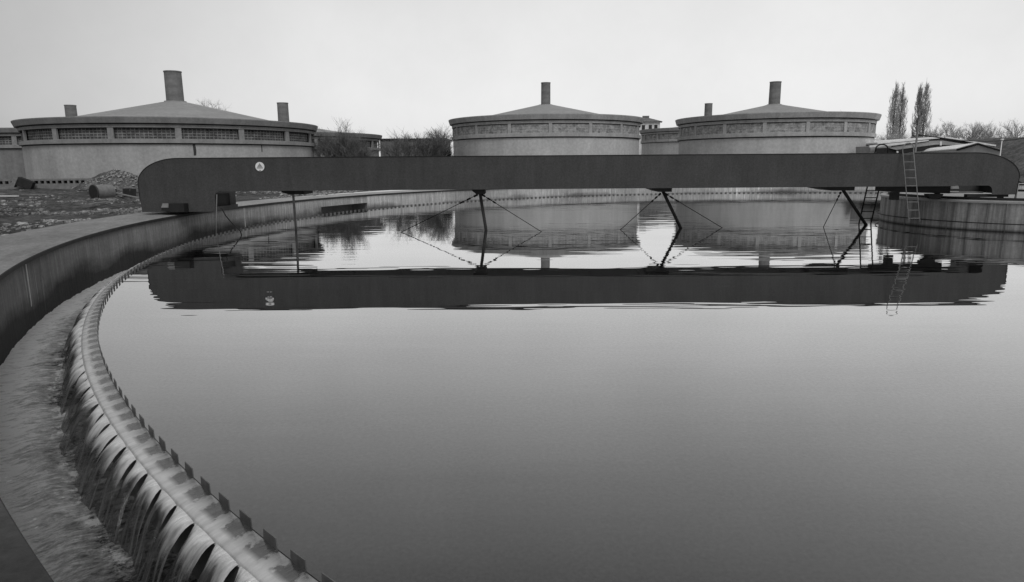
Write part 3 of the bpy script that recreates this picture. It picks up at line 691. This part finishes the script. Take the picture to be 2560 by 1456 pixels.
wheel(-12.72, 25.55, .2, .12, HW+.2); wheel(-12.72, 27.15, .2, .12, HW+.2); wheel(-12.9, 26.35, .2, .16, HW+.2)
mt = B(MB().box((-12.66, 25.02, .90), (-12.12, 25.385, 1.21)).prism([(-12.98, .96), (-12.66, .93), (-12.66, 1.19), (-12.93, 1.22)], 'y', 25.05, 25.38), 'motor_housing', 'steel_dark')
B(MB().prism([(-12.97, 1.07), (-12.70, 1.07), (-12.68, 1.225), (-12.90, 1.225)], 'y', 25.035, 25.047), 'cover_plate', 'galv', mt, label='light grey metal cover plate')
# under-bridge fittings
for x0, x1, z0 in ((-8.72, -7.86, 1.49), (-1.50, -1.0, 1.45), (5.30, 6.08, 1.49), (11.7, 13.0, 1.49)):
    q = MB(); q.prism([(x0, ZB-.016), (x0+.02, ZB-.08), (x0+.35*(x1-x0), z0), (x1, z0), (x1, ZB-.016)], 'y', 25.7, 26.9); B(q, 'mounting_bracket', 'steel_dark')
legs = [((-8.47, 26.35, 1.5), (-8.70, 27.12, 0), [], 'chim'),
        ((-1.22, 26.35, 1.5), (-1.01, 26.57, 0), [(-4.28, 26.01, 0), (1.15, 25.79, 0)], 'steel'),
        ((5.88, 26.35, 1.5), (6.76, 26.83, 0), [(4.27, 26.35, 0), (8.43, 26.87, 0)], 'steel_dark'),
        ((12.87, 26.35, 1.5), (14.58, 27.64, 0), [(12.49, 26.91, 0)], 'steel_dark')]
for tp_, bt, rods, mm in legs:
    T, Bt = Vector(tp_), Vector(bt); E_ = T+(Bt-T)*1.35
    lg = B(MB().tube([T, E_], .062 if rods else .045, 12), 'scraper_leg', mm)
    for rd in rods:
        Rr = Vector(rd); A = T+Vector((math.copysign(.06, Rr.x-T.x), 0, -.08)); E2 = A+(Rr-A)*1.06
        q = MB().tube([A, E2], .014, 6)
        for u0, u1, rr in ((.01, .06, .04), (.10, .15, .035), (.19, .24, .032)):
            q.tube([A+(Rr-A)*u0, A+(Rr-A)*u1], rr, 8)
        B(q, 'stay_chain', 'rod', lg)
# bearing beam over the column
B(MB().prism([(14.2, 1.44), (14.9, 1.40), (16.9, 1.33), (16.95, 1.33), (16.95, ZB-.016), (14.2, ZB-.016)], 'y', 26.2, 26.5), 'bearing_beam', 'steel_dark')
q = MB(); n = 16; q.prism([(16.28+.30*math.cos(PI+PI*i/n), 1.33+.20*math.sin(PI+PI*i/n)) for i in range(n+1)], 'y', 26.0, 26.25); B(q, 'roller', 'rod')
B(MB().tube([(16.55, 26.35, KT), (16.55, 26.35, 1.34)], .10, 10), 'pivot_block', 'rod')
B(MB().box((14.72, 26.15, KT-.02), (14.98, 26.4, 1.39)), 'pivot_block', 'rod')
q = MB().box((16.9, 27.0, 1.30), (18.8, 27.2, 1.36)); B(q, 'slip_rail', 'galv')
wheel(17.6, 25.62, .10, .1, KT+.10); wheel(18.5, 25.62, .10, .1, KT+.10)
B(MB().box((17.2, 25.55, 1.22), (18.75, 25.75, 1.33)), 'bogie', 'steel_dark')
B(MB().tube([(18.98, 25.5, KT), (19.02, 25.5, 1.72)], .035, 8), 'stanchion', 'galv')
# hose, guide rod
B(MB().tube([(-10.93, 25.5, 1.0), (-10.80, 25.5, .72), (-10.62, 25.5, .48), (-10.45, 25.5, .29), (-10.31, 25.52, .13), (-10.25, 25.55, -.1)], .022, 7), 'hose', 'rod')
B(MB().tube([(-10.99, 25.33, 1.53), (-11.17, 25.33, -.15)], .012, 6), 'guide_rod', 'galv')
# enamel badge: pale disc with a triangle mark over a bar
def disc(q, cx, cz, r, y0, y1, n=32): q.prism([(cx+r*math.cos(2*PI*i/n), cz+r*math.sin(2*PI*i/n)) for i in range(n)], 'y', y0, y1)
q = MB(); disc(q, -9.325, 2.537, .168, 25.372, 25.384); bd = B(q, 'round_badge', 'white', label='round white enamel badge with triangle mark')
q = MB(); q.prism([(-9.325-.095, 2.525), (-9.325+.095, 2.525), (-9.325, 2.665)], 'y', 25.366, 25.371); B(q, 'triangle_mark', 'mark2', bd)
q = MB(); q.box((-9.325-.115, 25.366, 2.478), (-9.325+.11, 25.371, 2.502)); q.box((-9.325-.025, 25.366, 2.385), (-9.325+.025, 25.371, 2.41)); B(q, 'bar_mark', 'mark', bd)
# ladders
def ladder(x0, x1, yt, yb, ztop, zbot, hoop, mat, label, rr=.017, step=.36, z1st=2.49):
    L0 = B(MB(), 'ladder', mat) if False else None
    q = MB(); ly = lambda z: yt+(yb-yt)*(ztop-z)/(ztop-zbot)
    path = []
    xm = (x0+x1)/2; hw = (x1-x0)/2
    path.append((x0, ly(zbot), zbot)); path.append((x0, yt, ztop-.0))
    for a in range(0, 181, 15):
        path.append((xm-hw*math.cos(R_(a))*1.0, yt+(.0), ztop+hoop*min(1, math.sin(R_(a))**.6 if a not in (0, 180) else 0)))
    path += [(x1, yt, ztop-.0), (x1, ly(zbot), zbot)]
    pp = [path[0]]
    for p in path[1:]:
        if (Vector(p)-Vector(pp[-1])).length > 1e-4: pp.append(p)
    q.tube(pp, rr, 8); o = B(q, 'ladder', mat, label=label)
    z = z1st
    while z > zbot+.05:
        B(MB().tube([(x0, ly(z), z), (x1, ly(z), z)], rr*.75, 6), 'rung', mat, o); z -= step
    return o
ladder(14.46, 14.86, 25.33, 24.48, 2.95, .40, .28, 'galv', 'pale ladder leaning out on the near side, looping over the top', z1st=2.83, step=.288)
ladder(14.53, 15.03, 27.36, 28.15, 2.95, -.1, .28, 'rod', 'dark ladder on the far side of the bridge', rr=.028, z1st=2.83, step=.288)

# ------------------------------------------------------------------ things lying about on the left
def at_ground(x, y, z=.8): p = atz(x, y, z); return p
# honeycomb brick wall
p = atd(130, 458, 57); t = empty('honeycomb_wall', (atd(128, 462, 60).x, atd(128, 462, 60).y, .9), R_(12)); tag(t, 'low brick wall with a row of square holes at the foot of the largest filter house', 'wall')
q = MB(); n = 46; L = 17.5; zt_ = atd(128, 449, 60).z-.9; zh = atd(128, 459.5, 60).z-.9
q.box((-L/2, 0, -.5), (L/2, .3, zh)); q.box((-L/2, 0, zt_-.09), (L/2, .3, zt_+.05))
for i in range(n+1): x = -L/2+L*i/n; q.box((x-.07, .01, zh), (x+.07, .29, zt_-.09))
q.build('wall', M['timber'], t); MB().box((-L/2+.02, .31, -.4), (L/2-.02, .36, zt_-.02)).build('backing', M['steel_dark'], t)
# kerb line in front of it
p0 = atz(0, 471, 1.0); p1 = atz(330, 470, .95)
t = empty('concrete_kerb', (0, 0, 0)); q = MB()
a = Vector((p0.x-6, p0.y, 0)); b = Vector((p1.x, p1.y, 0)); d = (b-a).normalized(); nn = Vector((-d.y, d.x, 0))*.14
k = q.pts([a-nn, b-nn, b+nn, a+nn, a-nn+Vector((0, 0, 1.12)), b-nn+Vector((0, 0, 1.12)), b+nn+Vector((0, 0, 1.12)), a+nn+Vector((0, 0, 1.12))])
for f in ((3,2,1,0),(4,5,6,7),(0,1,5,4),(1,2,6,5),(2,3,7,6),(3,0,4,7)): q.face([k+i for i in f])
bpy.data.objects.remove(t); tag(q.build('concrete_kerb', M['walk']), 'long straight pale kerb in the rough ground before the honeycomb wall', 'kerb')
# rubble mound
mp = atz(298, 474, .95); g = MB(); n1, n2 = 60, 30; P = []
for j in range(n2+1):
    for i in range(n1+1):
        u, v = i/n1*2-1, j/n2*2-1; rr = min(1, math.hypot(u, v)); h = (1-rr)**.8*1.75*(1+.25*mn.noise(Vector((u*3, v*3, 1))))
        h += .12*mn.fractal(Vector((u*9, v*9, 2)), .9, 2, 4)*(1-rr*.6)
        P.append((u*3.7+.35*v, v*2.2, h-.2))
k = g.pts(P)
for j in range(n2):
    for i in range(n1): q_ = k+j*(n1+1)+i; g.face([q_, q_+1, q_+n1+2, q_+n1+1])
tag(g.build('rubble_mound', M['rubble'], loc=(mp.x, mp.y, gh(mp.x, mp.y)-.05), smooth=True, fix=False), 'pale heap of rubble between the largest filter house and the left bridge end', 'mound', kind='stuff')
# scattered stones and planks
q = MB(); rnd = random.Random(5)
def stone(q, c, s, rnd):
    P = []; 
    for a in (-1, 1):
        for b in (-1, 1):
            for e in (-1, 1): P.append(Vector((a*s*rnd.uniform(.5, 1.2), b*s*rnd.uniform(.5, 1.1), e*s*rnd.uniform(.3, .7)))+Vector(c))
    k = q.pts(P)
    for f in ((0,1,3,2),(4,6,7,5),(0,4,5,1),(2,3,7,6),(0,2,6,4),(1,5,7,3)): q.face([k+i for i in f])
for i in range(9500):
    a = R_(rnd.uniform(120, 200)); dd = RO+.15+abs(rnd.gauss(0, 9)); x, y = CX+dd*math.cos(a), CY+dd*math.sin(a)
    if y < 8: continue
    if mn.noise(Vector((x*.3, y*.3, 9))) < -.05: continue
    s = rnd.choice((.02, .025, .03, .04, .05, .09))*rnd.uniform(.7, 1.4)
    stone(q, (x, y, gh(x, y)+s*.15), s, rnd)
for i in range(1300):
    u, v = rnd.gauss(0, .42), rnd.gauss(0, .4); rr = min(1, math.hypot(u, v)); h = (1-rr)**.8*1.75-.2
    s = rnd.choice((.02, .03, .04, .07)); stone(q, (mp.x+u*3.7, mp.y+v*2.2, gh(mp.x, mp.y)+h), s, rnd)
tag(q.build('scattered_rubble', M['stone'], fix=False), 'broken stones and mortar lumps strewn over the rough ground', 'rubble', kind='stuff')
# steel drum lying on its side, its end towards the camera
dp = atz(238, 499, .78); t = empty('steel_drum', (dp.x, dp.y, .74), R_(-28)); tag(t, 'dark steel drum lying on its side with its round end towards us', 'drum')
rd = .42; n = 32
for nm_, rr, y0, y1, m in (('body', rd, -.02, .95, 'timber'), ('end_disc', rd*.93, -.05, -.021, 'steel_dark'), ('rim', rd*1.03, -.06, -.03, 'steel')):
    q = MB(); q.prism([(rr*math.cos(2*PI*i/n), rd+rr*math.sin(2*PI*i/n)) for i in range(n)], 'y', y0, y1)
    if nm_ == 'rim':
        q = MB(); a = q.pts([(r0*math.cos(2*PI*i/n), y, rd+r0*math.sin(2*PI*i/n)) for i in range(n) for r0, y in ((rr, -.06), (rr, .01), (rr*.9, .01), (rr*.9, -.06))])
        for i in range(n):
            for k in range(4): q.face([a+i*4+k, a+((i+1) % n)*4+k, a+((i+1) % n)*4+(k+1) % 4, a+i*4+(k+1) % 4])
    q.build(nm_, M[m], t)
# dark posts beside the bridge end
for x, yb, yt, wd, ln, lb in ((318, 497, 472, .34, .0, 'squat dark bollard left of the bridge end'), (334, 498, 472, .30, .3, 'leaning dark post touching the bridge end'), (291, 489, 474, .10, -.1, 'short thin stake beside the drum')):
    p = atz(x, yb, .78); hgt = atd(x, yt, math.hypot(p.x, p.y)).z-.72
    q = MB().obox((0, 0, hgt/2), (wd, wd, hgt), (0, ln*.4, .5)); 
    tag(q.build('dark_post', M['timber_d'], loc=(p.x, p.y, .72)), lb, 'post', 'posts beside the rubble mound')
# planks
for (xa, ya, xb, yb_, z, lb, m) in ((258, 482, 345, 503, .9, 'pale plank slanting down from the mound towards the bridge', 'timber'), (-6, 492, 45, 492, .95, 'short white board lying at the left edge of the picture', 'white'), (225, 512, 290, 503, .85, 'light plank lying in the rubble below the drum', 'timber'), (195, 478, 240, 476, .98, 'dark board lying before the kerb, above the drum', 'timber_d'), (55, 488, 118, 487, .95, 'weathered board lying flat behind the white one', 'timber')):
    A, Bp = atz(xa, ya, z), atz(xb, yb_, z); d = Bp-A; mid = (A+Bp)/2; ang = math.atan2(d.y, d.x)
    q = MB().obox((0, 0, 0), (d.length, .16, .05), (0, 0, ang)); tag(q.build('plank', M[m], loc=(mid.x, mid.y, max(gh(mid.x, mid.y), gh(A.x, A.y), gh(Bp.x, Bp.y))+.06)), lb, 'plank', 'planks lying on the rough ground')
# tilted crate by the far left wall
p = atd(62, 446, 60); t = empty('tipped_crate', (p.x, p.y, 1.15), .3); tag(t, 'tipped dark crate with a pale side lying behind the honeycomb wall', 'crate')
MB().obox((0, 0, .25), (.95, .6, .6), (0, .45, 0)).build('box', M['timber_d'], t)
MB().obox((-.62, -.05, .32), (.25, .6, .6), (0, .45, 0)).build('lid', M['timber'], t)
